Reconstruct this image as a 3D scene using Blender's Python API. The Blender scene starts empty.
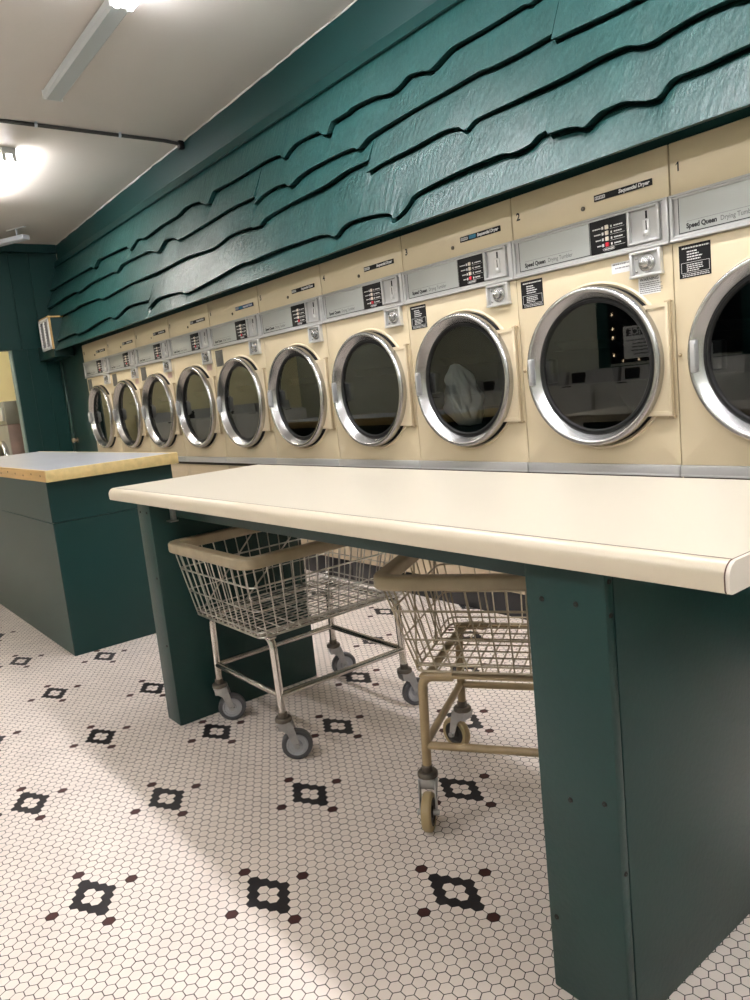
import bpy, bmesh, math, random
from mathutils import Vector, Matrix
random.seed(7)
SC = bpy.context.scene
COL = SC.collection
PI = math.pi

# ------------------------------------------------------------------ materials
def mat(name, col, rough=.5, metal=0., spec=.5, bump=0., bscale=40., var=0., vscale=6., coat=0., stretch=None, rvar=0.):
    m = bpy.data.materials.new(name); m.use_nodes = True
    nt = m.node_tree; b = nt.nodes['Principled BSDF']
    b.inputs['Base Color'].default_value = (*col, 1)
    b.inputs['Roughness'].default_value = rough
    b.inputs['Metallic'].default_value = metal
    b.inputs['Specular IOR Level'].default_value = spec
    b.inputs['Coat Weight'].default_value = coat
    tc = nt.nodes.new('ShaderNodeTexCoord')
    vec = tc.outputs['Object']
    if stretch:
        mp = nt.nodes.new('ShaderNodeMapping'); mp.inputs['Scale'].default_value = stretch
        nt.links.new(vec, mp.inputs[0]); vec = mp.outputs[0]
    def noise(sc, det=4):
        n = nt.nodes.new('ShaderNodeTexNoise'); n.inputs['Scale'].default_value = sc
        n.inputs['Detail'].default_value = det; nt.links.new(vec, n.inputs['Vector']); return n.outputs['Fac']
    if var:
        f = noise(vscale)
        mr = nt.nodes.new('ShaderNodeMapRange'); mr.inputs['From Min'].default_value = .3; mr.inputs['From Max'].default_value = .7
        mr.inputs['To Min'].default_value = 1 - var; mr.inputs['To Max'].default_value = 1 + var
        nt.links.new(f, mr.inputs['Value'])
        mx = nt.nodes.new('ShaderNodeMix'); mx.data_type = 'RGBA'; mx.blend_type = 'MULTIPLY'
        mx.inputs['Factor'].default_value = 1
        mx.inputs['A'].default_value = (*col, 1); nt.links.new(mr.outputs[0], mx.inputs['B'])
        nt.links.new(mx.outputs['Result'], b.inputs['Base Color'])
    if rvar:
        f = noise(vscale * 1.7)
        mr = nt.nodes.new('ShaderNodeMapRange'); mr.inputs['From Min'].default_value = .3; mr.inputs['From Max'].default_value = .7
        mr.inputs['To Min'].default_value = max(.02, rough - rvar); mr.inputs['To Max'].default_value = rough + rvar
        nt.links.new(f, mr.inputs['Value']); nt.links.new(mr.outputs[0], b.inputs['Roughness'])
    if bump:
        f = noise(bscale, 5)
        bp = nt.nodes.new('ShaderNodeBump'); bp.inputs['Strength'].default_value = bump; bp.inputs['Distance'].default_value = .01
        nt.links.new(f, bp.inputs['Height']); nt.links.new(bp.outputs[0], b.inputs['Normal'])
    return m

def emit(name, col, s):
    m = bpy.data.materials.new(name); m.use_nodes = True; nt = m.node_tree
    b = nt.nodes['Principled BSDF']
    b.inputs['Base Color'].default_value = (.8, .8, .8, 1)
    b.inputs['Emission Color'].default_value = (*col, 1); b.inputs['Emission Strength'].default_value = s
    return m

def srgb(r, g, b):
    f = lambda c: (c / 255 / 12.92 if c / 255 <= .04045 else ((c / 255 + .055) / 1.055) ** 2.4)
    return (f(r), f(g), f(b))

M = {}
M['green'] = mat('green paint', (.0065, .033, .030), .38, spec=.36, bump=.05, bscale=90, var=.05, vscale=2)
M['green_flat'] = mat('green wall paint', (.0035, .033, .031), .42, spec=.3, bump=.05, bscale=60, var=.06, vscale=2)
M['green_door'] = mat('green door paint', (.016, .046, .038), .38, bump=.05, bscale=60, var=.06, vscale=2)
M['siding'] = mat('green slab siding', (.0095, .052, .049), .40, spec=.5, bump=.45, bscale=6, var=.12, vscale=.9, stretch=(7, 2.2, 2.2))
M['cream'] = mat('cream enamel', srgb(216, 201, 169), .34, var=.03, vscale=3)
M['cream_hinge'] = mat('cream hinge enamel', srgb(219, 204, 174), .36)
M['tan_panel'] = mat('tan lower enamel', srgb(196, 178, 150), .4, var=.05, vscale=3)
M['seam'] = mat('dark seam', (.03, .022, .016), .7)
M['chrome'] = mat('polished steel', (.50, .50, .50), .27, 1.)
M['brushed'] = mat('brushed aluminium', (.66, .66, .65), .36, .6, bump=.05, bscale=25, stretch=(1, 30, 30))
M['silver'] = mat('silver trim', (.52, .52, .515), .30, .35)
M['plate'] = mat('silver nameplate', (.44, .46, .44), .38, .25, bump=.12, bscale=30, stretch=(1, 20, 20))
M['black'] = mat('black plastic', (.006, .006, .007), .42, spec=.22)
M['rubber'] = mat('black rubber', (.010, .010, .010), .6, spec=.3)
M['kick'] = mat('black toe kick', (.012, .012, .014), .30, bump=.1, bscale=12)
M['white_ink'] = mat('white print', (.72, .72, .70), .5)
M['black_ink'] = mat('black print', (.015, .015, .015), .5)
M['grey_ink'] = mat('grey print', (.16, .16, .16), .5)
M['blue_ink'] = mat('blue print', (.01, .17, .28), .4)
M['btn_white'] = mat('ivory push button', (.85, .78, .66), .35)
M['btn_red'] = mat('red push button', (.55, .02, .04), .35)
M['sticker'] = mat('white sticker', (.78, .78, .78), .5)
M['grey_label'] = mat('grey label', (.10, .095, .08), .45)
M['brass'] = mat('brass', (.50, .40, .26), .4, .5)
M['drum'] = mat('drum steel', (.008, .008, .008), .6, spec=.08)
M['laminate'] = mat('cream laminate', srgb(212, 203, 185), .33, var=.02, vscale=1.6)
M['edge'] = mat('cream edge banding', srgb(210, 198, 177), .32, var=.03, vscale=4)
M['edge_end'] = mat('pale end banding', srgb(232, 222, 210), .4)
M['glue'] = mat('brown glue line', (.12, .06, .045), .6)
M['white_top'] = mat('white worn laminate', srgb(218, 222, 230), .22, var=.03, vscale=2)
M['wood'] = mat('pale pine edge', srgb(200, 177, 122), .45, var=.14, vscale=4, stretch=(.6, 8, 8))
M['wood2'] = mat('brown pine edge', srgb(196, 160, 105), .45, var=.16, vscale=4, stretch=(.6, 8, 8))
M['nail'] = mat('dark nail head', (.02, .016, .014), .6, spec=.15)
M['tile'] = mat('white hex tile', srgb(225, 213, 204), .36, spec=.35, var=.05, vscale=9)
M['tile_black'] = mat('charcoal hex tile', (.020, .018, .020), .48, spec=.2, var=.15, vscale=20)
M['tile_red'] = mat('maroon hex tile', (.050, .016, .015), .46, spec=.2, var=.15, vscale=20)
M['grout'] = mat('dark grout', (.030, .020, .017), .85, var=.3, vscale=30)
M['ceiling'] = mat('painted plaster ceiling', srgb(214, 208, 200), .55, bump=.12, bscale=18, var=.03, vscale=1.5)
M['caulk'] = mat('white caulk', (.62, .60, .56), .6, bump=.4, bscale=60)
M['conduit'] = mat('dark conduit', (.060, .056, .054), .45, .2)
M['fixture'] = mat('white fixture metal', (.62, .63, .62), .4)
M['lens'] = mat('milky lens', (.52, .55, .55), .3)
M['galv'] = mat('grey fixture metal', (.62, .66, .72), .4)
M['tube_cool'] = emit('cool tube', (.97, .96, 1.0), 62)
M['tube_warm'] = emit('warm tube', (1.0, .88, .70), 62)
M['tube_off'] = mat('unlit tube', (.75, .77, .78), .3)
M['wire'] = mat('worn chrome wire', (.56, .54, .50), .30, .95, var=.25, vscale=25)
M['leg_chrome'] = mat('worn chrome tube', (.60, .57, .53), .20, 1., var=.10, vscale=18)
M['wire_tan'] = mat('tan coated wire', (.34, .28, .19), .42, var=.15, vscale=20)
M['frame_tan'] = mat('tan painted tube', (.30, .215, .115), .38, var=.18, vscale=14)
M['bumper'] = mat('tan vinyl bumper', (.31, .25, .16), .38, var=.22, vscale=9, bump=.1, bscale=40)
M['zinc'] = mat('zinc caster fork', (.42, .42, .42), .38, .85, var=.2, vscale=30)
M['zinc_dark'] = mat('grimy caster fork', (.13, .11, .09), .45, .6, var=.3, vscale=30)
M['tyre_grey'] = mat('grey rubber tyre', (.075, .075, .08), .55)
M['hub_grey'] = mat('pale grey hub', (.40, .41, .44), .35, .3)
M['tyre_tan'] = mat('tan rubber tyre', (.36, .27, .14), .5)
M['hub_dark'] = mat('dark hub', (.02, .018, .016), .5)
M['yellow'] = mat('yellow wall paint', srgb(243, 233, 186), .5, var=.04, vscale=2)
M['yellow_pale'] = mat('pale wall paint', srgb(182, 185, 170), .5, var=.04, vscale=2)
M['pink_panel'] = mat('pinkish board', srgb(214, 178, 150), .5)
M['grey_metal'] = mat('grey washer steel', srgb(150, 148, 136), .38, .4, var=.08, vscale=4)
M['brown_metal'] = mat('stained washer side', srgb(128, 108, 98), .42, .3, var=.25, vscale=3)
M['white_enamel'] = mat('white enamel', srgb(214, 212, 204), .3)
M['night'] = mat('night window glass', (.004, .005, .007), .03)
M['teal_dark'] = mat('dark teal board', (.010, .040, .042), .5)
M['cloth'] = mat('white cotton', (.80, .80, .78), .85, bump=.2, bscale=60)
M['jamb'] = mat('jamb edge painted lit', srgb(100, 120, 114), .5)  # green edge paled to stand in for light catching it
M['bulb'] = emit('warm bulb', (1.0, .70, .42), 6)
M['white_frame'] = mat('white grille frame', (.80, .80, .78), .45)
M['grille'] = mat('grey grille slats', (.30, .30, .31), .5)

def glass_mat():
    m = bpy.data.materials.new('dark door glass'); m.use_nodes = True; nt = m.node_tree
    for n in list(nt.nodes): nt.nodes.remove(n)
    o = nt.nodes.new('ShaderNodeOutputMaterial')
    t = nt.nodes.new('ShaderNodeBsdfTransparent'); t.inputs[0].default_value = (.50, .53, .52, 1)
    g = nt.nodes.new('ShaderNodeBsdfGlossy'); g.inputs['Roughness'].default_value = .015; g.inputs['Color'].default_value = (.95, .97, .96, 1)
    fr = nt.nodes.new('ShaderNodeFresnel'); fr.inputs['IOR'].default_value = 1.75
    mx = nt.nodes.new('ShaderNodeMixShader')
    nt.links.new(fr.outputs[0], mx.inputs[0]); nt.links.new(t.outputs[0], mx.inputs[1]); nt.links.new(g.outputs[0], mx.inputs[2])
    nt.links.new(mx.outputs[0], o.inputs[0]); return m
M['glass'] = glass_mat()

# ------------------------------------------------------------------ mesh builder
class MB:
    def __init__(s): s.v = []; s.f = []; s.mi = []; s.cur = 0
    def add(s, vs, fs):
        o = len(s.v); s.v += [tuple(p) for p in vs]
        for f in fs: s.f.append(tuple(i + o for i in f)); s.mi.append(s.cur)
        return s
    def box(s, x0, x1, y0, y1, z0, z1, bev=0., seg=2):
        if bev <= 0:
            v = [(x, y, z) for x in (x0, x1) for y in (y0, y1) for z in (z0, z1)]
            return s.add(v, [(0, 1, 3, 2), (4, 6, 7, 5), (0, 4, 5, 1), (2, 3, 7, 6), (0, 2, 6, 4), (1, 5, 7, 3)])
        bm = bmesh.new(); bmesh.ops.create_cube(bm, size=1)
        for v in bm.verts:
            v.co = Vector(((x0 + x1) / 2 + v.co.x * (x1 - x0), (y0 + y1) / 2 + v.co.y * (y1 - y0), (z0 + z1) / 2 + v.co.z * (z1 - z0)))
        b = min(bev, .49 * min(x1 - x0, y1 - y0, z1 - z0))
        bmesh.ops.bevel(bm, geom=bm.edges[:], offset=b, segments=seg, profile=.5, affect='EDGES')
        bm.verts.ensure_lookup_table(); bm.verts.index_update()
        s.add([v.co[:] for v in bm.verts], [[v.index for v in f.verts] for f in bm.faces]); bm.free(); return s
    def path(s, pts, r, n=8, closed=False, cap=True):
        P = [Vector(p) for p in pts]; N = len(P); rings = []
        prev = None
        for i, p in enumerate(P):
            if closed: d = (P[(i + 1) % N] - P[i - 1])
            elif i == 0: d = P[1] - P[0]
            elif i == N - 1: d = P[-1] - P[-2]
            else: d = (P[i + 1] - p).normalized() + (p - P[i - 1]).normalized()
            d.normalize()
            if prev is None:
                a = Vector((0, 0, 1)) if abs(d.z) < .9 else Vector((1, 0, 0))
                u = d.cross(a).normalized()
            else:
                u = (prev - d * prev.dot(d)).normalized()
            prev = u; w = d.cross(u)
            rr = r[i] if isinstance(r, (list, tuple)) else r
            rings.append([p + (u * math.cos(2 * PI * k / n) + w * math.sin(2 * PI * k / n)) * rr for k in range(n)])
        vs = [q for g in rings for q in g]; fs = []
        m = N if closed else N - 1
        for i in range(m):
            for k in range(n):
                a = i * n + k; b = i * n + (k + 1) % n; j = ((i + 1) % N) * n
                fs.append((a, b, j + (k + 1) % n, j + k))
        if cap and not closed:
            fs.append(tuple(reversed(range(n)))); fs.append(tuple((N - 1) * n + k for k in range(n)))
        return s.add(vs, fs)
    def lathe(s, prof, c, axis='y', n=64, cap0=False, cap1=False, a0=0, a1=2 * PI):
        full = abs(a1 - a0 - 2 * PI) < 1e-6; k_ = n if full else n + 1
        vs = []
        for (r, h) in prof:
            for k in range(k_):
                a = a0 + (a1 - a0) * k / n
                if axis == 'y': vs.append((c[0] + r * math.cos(a), c[1] + h, c[2] + r * math.sin(a)))
                elif axis == 'z': vs.append((c[0] + r * math.cos(a), c[1] + r * math.sin(a), c[2] + h))
                else: vs.append((c[0] + h, c[1] + r * math.cos(a), c[2] + r * math.sin(a)))
        fs = []
        for i in range(len(prof) - 1):
            for k in range(n):
                a = i * k_ + k; b = i * k_ + (k + 1) % k_
                fs.append((a, b, b + k_, a + k_))
        if cap0: fs.append(tuple(range(k_)))
        if cap1: fs.append(tuple(reversed([(len(prof) - 1) * k_ + k for k in range(k_)])))
        return s.add(vs, fs)
    def extrude_x(s, prof, x0, x1):        # closed (y,z) profile
        n = len(prof); vs = [(x0, y, z) for y, z in prof] + [(x1, y, z) for y, z in prof]
        fs = [(i, (i + 1) % n, n + (i + 1) % n, n + i) for i in range(n)] + [tuple(reversed(range(n))), tuple(range(n, 2 * n))]
        return s.add(vs, fs)
    def xform(s, fn): s.v = [tuple(fn(Vector(p))) for p in s.v]; return s
    def build(s, name, m, parent=None, sharp=38, loc=None):
        me = bpy.data.meshes.new(name); me.from_pydata(s.v, [], s.f)
        ms = m if isinstance(m, list) else [m]
        for q in ms: me.materials.append(q)
        if len(ms) > 1: me.polygons.foreach_set('material_index', s.mi)
        bm = bmesh.new(); bm.from_mesh(me); bmesh.ops.recalc_face_normals(bm, faces=bm.faces[:]); bm.to_mesh(me); bm.free()
        me.polygons.foreach_set('use_smooth', [True] * len(me.polygons))
        me.set_sharp_from_angle(angle=math.radians(sharp)); me.update()
        o = bpy.data.objects.new(name, me); COL.objects.link(o)
        if loc: o.location = loc
        if parent: o.parent = parent
        return o

def thing(name, label, cat, loc=(0, 0, 0), rz=0., group=None):
    o = bpy.data.objects.new(name, None); COL.objects.link(o); o.empty_display_size = .1
    o.location = loc; o.rotation_euler = (0, 0, rz); tag(o, label, cat, group); return o
def tag(o, label, cat, group=None):
    o['label'] = label; o['category'] = cat
    if group: o['group'] = group
    return o
def structure(o, label=None, cat=None):
    o['kind'] = 'structure'
    if label: o['label'] = label
    if cat: o['category'] = cat
    return o
def copy_tree(o, parent=None):
    c = o.copy(); COL.objects.link(c)
    if parent: c.parent = parent
    for ch in list(o.children): copy_tree(ch, c)
    return c

def text_mb(txt, size, x, z, y, bold=0., shear=0., align='LEFT', track=1., width=None):
    """lettering lying in the x-z plane facing -y, lower left corner at (x, z)"""
    cu = bpy.data.curves.new('t', 'FONT'); cu.body = txt; cu.size = size; cu.offset = bold; cu.shear = shear
    cu.align_x = align; cu.space_character = track; cu.resolution_u = 3; cu.extrude = 0
    ob = bpy.data.objects.new('t', cu); COL.objects.link(ob)
    dg = bpy.context.evaluated_depsgraph_get(); me = bpy.data.meshes.new_from_object(ob.evaluated_get(dg))
    mb = MB()
    k_ = 1.
    if width: k_ = width / max(v.co.x for v in me.vertices)
    mb.add([(x + v.co.x * k_, y, z + v.co.y) for v in me.vertices], [list(p.vertices) for p in me.polygons])
    bpy.data.objects.remove(ob); bpy.data.curves.remove(cu); bpy.data.meshes.remove(me)
    return mb

# ------------------------------------------------------------------ camera
Rw = ((0.6174225504511064, 0.7800816097184895, -0.10130190687399493), (0.05252002879173482, -0.1693714007229023, -0.9841519065628477), (-0.7848764493424816, 0.60231720114499, -0.14554363081513677))
cam = bpy.data.objects.new('camera', bpy.data.cameras.new('camera')); COL.objects.link(cam); SC.camera = cam
cam.matrix_world = Matrix(((Rw[0][0], -Rw[1][0], -Rw[2][0], 0), (Rw[0][1], -Rw[1][1], -Rw[2][1], 0), (Rw[0][2], -Rw[1][2], -Rw[2][2], 1.13427), (0, 0, 0, 1)))
cam.data.sensor_fit = 'VERTICAL'; cam.data.sensor_height = 24; cam.data.lens = 24 * .756788
cam.data.clip_start = .02; cam.data.clip_end = 60

YW = 2.5745       # plane of the dryer fronts
ZC = 3.05         # ceiling over the far wall; it rises slightly towards the near end
def zceil(x): return ZC + .018 * (x + 8.7)
XF = -8.9         # far wall

# ------------------------------------------------------------------ floor: hex mosaic
def build_floor():
    s = .027; C0 = (50.64746, -45.58926); phi = -0.511096926
    import_z = None
    cp, sp = math.cos(phi), math.sin(phi)
    A = (1., 0.); B = (.5, -math.sqrt(3) / 2)
    ring = set(); red = set()
    for i in range(4):
        for j in range(4):
            if not (i in (1, 2) and j in (1, 2)): ring.add((i, j))
    for p in ((-1, -1), (4, 4), (5, -2), (-2, 5)): red.add(p)
    # motif lattice u=(18,-5), v=(-13,-13)
    black_t = {}; 
    for a in range(-60, 61):
        for b in range(-60, 61):
            ui, uj = 18 * a - 13 * b, -5 * a - 13 * b
            if abs(ui) > 700 or abs(uj) > 700: continue
            for p in ring: black_t[(ui + p[0], uj + p[1])] = 1
            for p in red: black_t[(ui + p[0], uj + p[1])] = 2
    V = []; F = []; MI = []
    x0, x1, y0, y1 = -12.0, 2.0, -2.6, 3.0
    V += [(x0, y0, -.0012), (x1, y0, -.0012), (x1, y1, -.0012), (x0, y1, -.0012)]; F.append((0, 1, 2, 3)); MI.append(3)
    hexd = [(math.cos(PI / 6 + k * PI / 3), math.sin(PI / 6 + k * PI / 3)) for k in range(6)]
    def w(px, py):
        dx, dy = (px - C0[0]) * s, (py - C0[1]) * s
        return (cp * dx + sp * dy, -sp * dx + cp * dy)
    rad = s / math.sqrt(3) * .930
    rot = [(cp * hx + sp * hy, -sp * hx + cp * hy) for hx, hy in hexd]
    rnd = random.Random(3)
    for j in range(-420, 420):
        for i in range(-620, 620):
            ti, tj = i - 1.5, j - 1.5
            wx, wy = w(ti * A[0] + tj * B[0], tj * B[1])
            if not (x0 < wx < x1 and y0 < wy < y1): continue
            n = len(V); z = rnd.uniform(-.0003, .0002)
            tx, ty = rnd.gauss(0, .006), rnd.gauss(0, .006)
            for hx, hy in rot: V.append((wx + hx * rad, wy + hy * rad, z + (hx * tx + hy * ty) * rad))
            F.append((n, n + 1, n + 2, n + 3, n + 4, n + 5)); MI.append(black_t.get((i, j), 0))
    me = bpy.data.meshes.new('floor'); me.from_pydata(V, [], F)
    for k in ('tile', 'tile_black', 'tile_red', 'grout'): me.materials.append(M[k])
    me.polygons.foreach_set('material_index', MI); me.update()
    o = bpy.data.objects.new('floor', me); COL.objects.link(o)
    structure(o)
build_floor()

# ------------------------------------------------------------------ room shell
cl_ = MB(); zl_, zr_ = zceil(-12), zceil(2.1)
cl_.add([(x, y, z) for x, zz in ((-12, zl_), (2.1, zr_)) for y in (-2.7, 3.3) for z in (zz, zz + .1)], [(0, 1, 3, 2), (4, 6, 7, 5), (0, 4, 5, 1), (2, 3, 7, 6), (0, 2, 6, 4), (1, 5, 7, 3)])
structure(cl_.build('ceiling', M['ceiling']))
structure(MB().box(-12, 2.0, 3.2, 3.3, -.0, ZC + .22).build('wall_back', M['green_flat']))
structure(MB().box(-12, 2.1, -2.7, -2.6, 0, ZC + .22).build('wall_front', M['yellow_pale']))
structure(MB().box(2.0, 2.1, -2.6, 3.3, 0, ZC + .22).build('wall_right', M['yellow_pale']))
structure(MB().box(-12.1, -12, -2.7, 3.3, 0, ZC).build('wall_far', M['yellow']))
# far partition: vertical boards above a wide opening, with a boarded pier at the corner
wl = MB()
ys = [-2.6, -1.9, -1.2, -.5, .1, .62, 1.02, 1.42, 1.76, 2.02, 2.24, 2.45, 2.757]
for a, b in zip(ys[:-1], ys[1:]):
    wl.box(XF - .10, XF, a + .003, b - .003, 1.93, ZC - .008, .003, 1)
wl.box(XF - .09, XF - .006, -2.6, 2.757, 1.935, ZC - .005)
for a, b in ((2.13, 2.29), (2.29, 2.46), (2.46, 2.66)):
    wl.box(XF - .10, XF, a + .002, b - .002, 0, 1.93, .003, 1)
wl.box(XF - .09, XF - .004, 2.135, 2.66, 0, 1.93)
structure(wl.build('wall_left', M['green_flat']))
# room beyond: its back wall
structure(MB().box(-12, XF - .11, 3.05, 3.2, 0, ZC).build('wall_beyond', M['yellow']))
pp = MB(); pp.box(-11.9, -10.9, 3.03, 3.05, 1.55, 1.80, .004)
pb = pp.build('trim_6', M['yellow']); structure(pb)
q = MB().box(-11.8, -11.0, 3.022, 3.031, 1.60, 1.75, .003).build('panel', M['pink_panel'], pb)

# header above the siding
structure(MB().box(XF, 2.0, 2.757, 3.2, 2.80, ZC + .20).build('trim_2', M['green_flat']))
def sid_y(z, off=0.): return 2.44 + .30 * (z - 1.84) - off * 1.0
st = MB()
pr = [(2.755, 2.875), (2.737, 2.878), (2.700, 2.800), (2.712, 2.796), (2.755, 2.83)]
st.extrude_x(pr, XF + .01, 1.99)
structure(st.build('trim_3', M['green_flat']))
# ragged caulk bead at the ceiling
cb = MB(); rr = random.Random(5)
pts = []; x = XF + .02
while x < 1.9:
    pts.append((x, 2.757 - .002, zceil(x) - .003 + rr.uniform(-.004, .002))); x += rr.uniform(.05, .14)
cb.path(pts, [rr.uniform(.002, .007) for _ in pts], 6)
structure(cb.build('trim_4', M['caulk']))
# dark top rail on the far wall
structure(MB().box(XF, XF + .03, -2.6, 2.755, 2.955, ZC - .002, .004, 1).build('trim_5', M['green_flat']))

# ---- wany-edged slab siding (courses measured on its slope): x, z of every lower edge
EDGE = {
'BOT': [[(1.95, 1.845), (-8.89, 1.85)]],
'A': [[(1.95, 2.03), (1.2, 2.01), (1.05, 1.98), (.9, 2.02), (.2, 2.0), (-.2, 1.96), (-.3, 2.01), (-1.0, 2.02), (-1.169, 2.031), (-1.307, 2.023), (-1.397, 2.026), (-1.426, 2.008), (-1.448, 1.98), (-1.48, 1.982), (-1.532, 1.998), (-1.591, 2.014), (-1.663, 2.014), (-1.697, 2.0), (-1.738, 1.977), (-1.766, 1.99), (-1.825, 2.002), (-1.915, 2.007)], [(-1.915, 2.027), (-1.959, 2.022), (-1.99, 1.999), (-2.07, 1.991), (-2.149, 2.006), (-2.313, 2.006), (-2.491, 2.0), (-2.644, 1.989), (-2.691, 1.975), (-2.707, 1.953), (-2.806, 1.907), (-2.834, 1.937), (-3.011, 1.969), (-3.155, 1.977), (-3.217, 1.969), (-3.286, 1.932), (-3.361, 1.955), (-3.444, 1.971), (-3.68, 1.977), (-3.831, 1.981), (-4.206, 1.976), (-4.287, 1.985), (-4.7, 1.955), (-5.121, 1.934), (-5.268, 1.964), (-5.64, 1.979), (-5.82, 1.924)], [(-5.82, 1.993), (-6.282, 2.012), (-6.592, 1.956), (-6.755, 1.986), (-7.575, 1.936), (-7.712, 1.961), (-8.244, 1.953), (-8.593, 1.919), (-8.89, 1.93)]],
'B': [[(1.95, 2.2), (.8, 2.21), (.62, 2.17), (.5, 2.2), (-.5, 2.21), (-1.0, 2.2), (-1.196, 2.189), (-1.243, 2.201), (-1.329, 2.203), (-1.429, 2.195), (-1.502, 2.183), (-1.537, 2.187), (-1.607, 2.211), (-1.703, 2.214), (-1.816, 2.206), (-1.923, 2.203), (-2.053, 2.205), (-2.105, 2.205), (-2.248, 2.208), (-2.331, 2.206), (-2.38, 2.179), (-2.429, 2.207), (-2.532, 2.222), (-2.728, 2.212), (-2.943, 2.208), (-3.075, 2.196)], [(-3.075, 2.256), (-3.218, 2.258), (-3.451, 2.231), (-3.743, 2.227), (-3.979, 2.218), (-4.08, 2.208), (-4.143, 2.179), (-4.216, 2.186), (-4.255, 2.195), (-4.532, 2.21), (-4.775, 2.177), (-5.252, 2.2), (-5.715, 2.187), (-6.3, 2.2), (-6.993, 2.177), (-7.114, 2.204), (-7.707, 2.219), (-7.829, 2.207), (-8.4, 2.2), (-8.89, 2.185)]],
'C': [[(1.95, 2.38), (.4, 2.37), (.2, 2.34), (.1, 2.38), (-.8, 2.39), (-1.576, 2.363), (-1.675, 2.364), (-1.853, 2.372), (-1.949, 2.377)], [(-1.949, 2.401), (-2.126, 2.395), (-2.254, 2.398), (-2.34, 2.409), (-2.499, 2.404), (-2.691, 2.402), (-2.9, 2.391), (-3.081, 2.379), (-3.107, 2.372), (-3.174, 2.341), (-3.215, 2.361), (-3.375, 2.372), (-3.599, 2.374), (-3.727, 2.362), (-3.829, 2.332), (-3.886, 2.361), (-4.021, 2.375), (-4.158, 2.367), (-4.26, 2.335)], [(-4.26, 2.383), (-4.546, 2.392), (-4.925, 2.376), (-5.403, 2.363), (-5.487, 2.395), (-5.642, 2.414), (-5.774, 2.35), (-5.906, 2.384), (-6.052, 2.402), (-6.581, 2.41), (-6.71, 2.366), (-6.819, 2.385), (-7.4, 2.39), (-7.775, 2.363), (-7.913, 2.385), (-8.89, 2.36)]],
'D': [[(1.95, 2.58), (0, 2.57), (-.2, 2.53), (-.3, 2.58), (-1.4, 2.59), (-2.064, 2.588), (-2.09, 2.58), (-2.128, 2.594), (-2.32, 2.589), (-2.533, 2.591), (-2.586, 2.573), (-2.678, 2.543), (-2.721, 2.558), (-2.83, 2.579), (-2.9, 2.552), (-2.954, 2.546), (-3.1, 2.575), (-3.275, 2.584), (-3.315, 2.574), (-3.46, 2.574), (-3.488, 2.515), (-3.536, 2.532), (-3.601, 2.565), (-3.813, 2.578), (-3.903, 2.555), (-3.944, 2.528), (-4.02, 2.565), (-4.216, 2.579), (-4.599, 2.576), (-4.878, 2.583), (-4.946, 2.51), (-5.058, 2.546), (-5.103, 2.564), (-5.331, 2.585), (-5.503, 2.556), (-5.75, 2.553), (-6.132, 2.534), (-6.303, 2.56), (-6.447, 2.501), (-6.533, 2.546), (-6.791, 2.562), (-7.276, 2.577), (-7.364, 2.52), (-7.463, 2.548), (-7.994, 2.556), (-8.89, 2.555)]],
'E': [[(1.95, 2.80), (-8.89, 2.80)]]}
def slopes(b):
    n = len(b); d = [(b[i + 1][1] - b[i][1]) / min(-1e-6, b[i + 1][0] - b[i][0]) for i in range(n - 1)]
    m = [d[0]] + [0. if d[i - 1] * d[i] <= 0 else 2 * d[i - 1] * d[i] / (d[i - 1] + d[i]) for i in range(1, n - 1)] + [d[-1]]
    return m
SL = {}
def edge_at(boards, x):
    # rounded (monotone cubic) reading of a lower edge
    for b in boards:
        if b[-1][0] <= x <= b[0][0]:
            m = SL.setdefault(id(b), slopes(b))
            for i in range(len(b) - 1):
                if b[i + 1][0] <= x <= b[i][0]:
                    h = b[i + 1][0] - b[i][0]
                    if abs(h) < 1e-6: return b[i][1]
                    t = (x - b[i][0]) / h; t2, t3 = t * t, t * t * t
                    return (2 * t3 - 3 * t2 + 1) * b[i][1] + (t3 - 2 * t2 + t) * h * m[i] + (-2 * t3 + 3 * t2) * b[i + 1][1] + (t3 - t2) * h * m[i + 1]
    return boards[0][0][1]
def smooth_pts(b):
    # resample each lower edge, rounding the corners slightly
    out = []; x = b[0][0]; x1 = b[-1][0]; n = max(2, int((x - x1) / .014))
    for k in range(n + 1):
        X = x + (x1 - x) * k / n
        if k in (0, n): z = edge_at([b], X)
        else: z = sum(edge_at([b], min(b[0][0], max(b[-1][0], X + d))) for d in (-.004, 0, .004)) / 3
        out.append((X, z))
    return out
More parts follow.
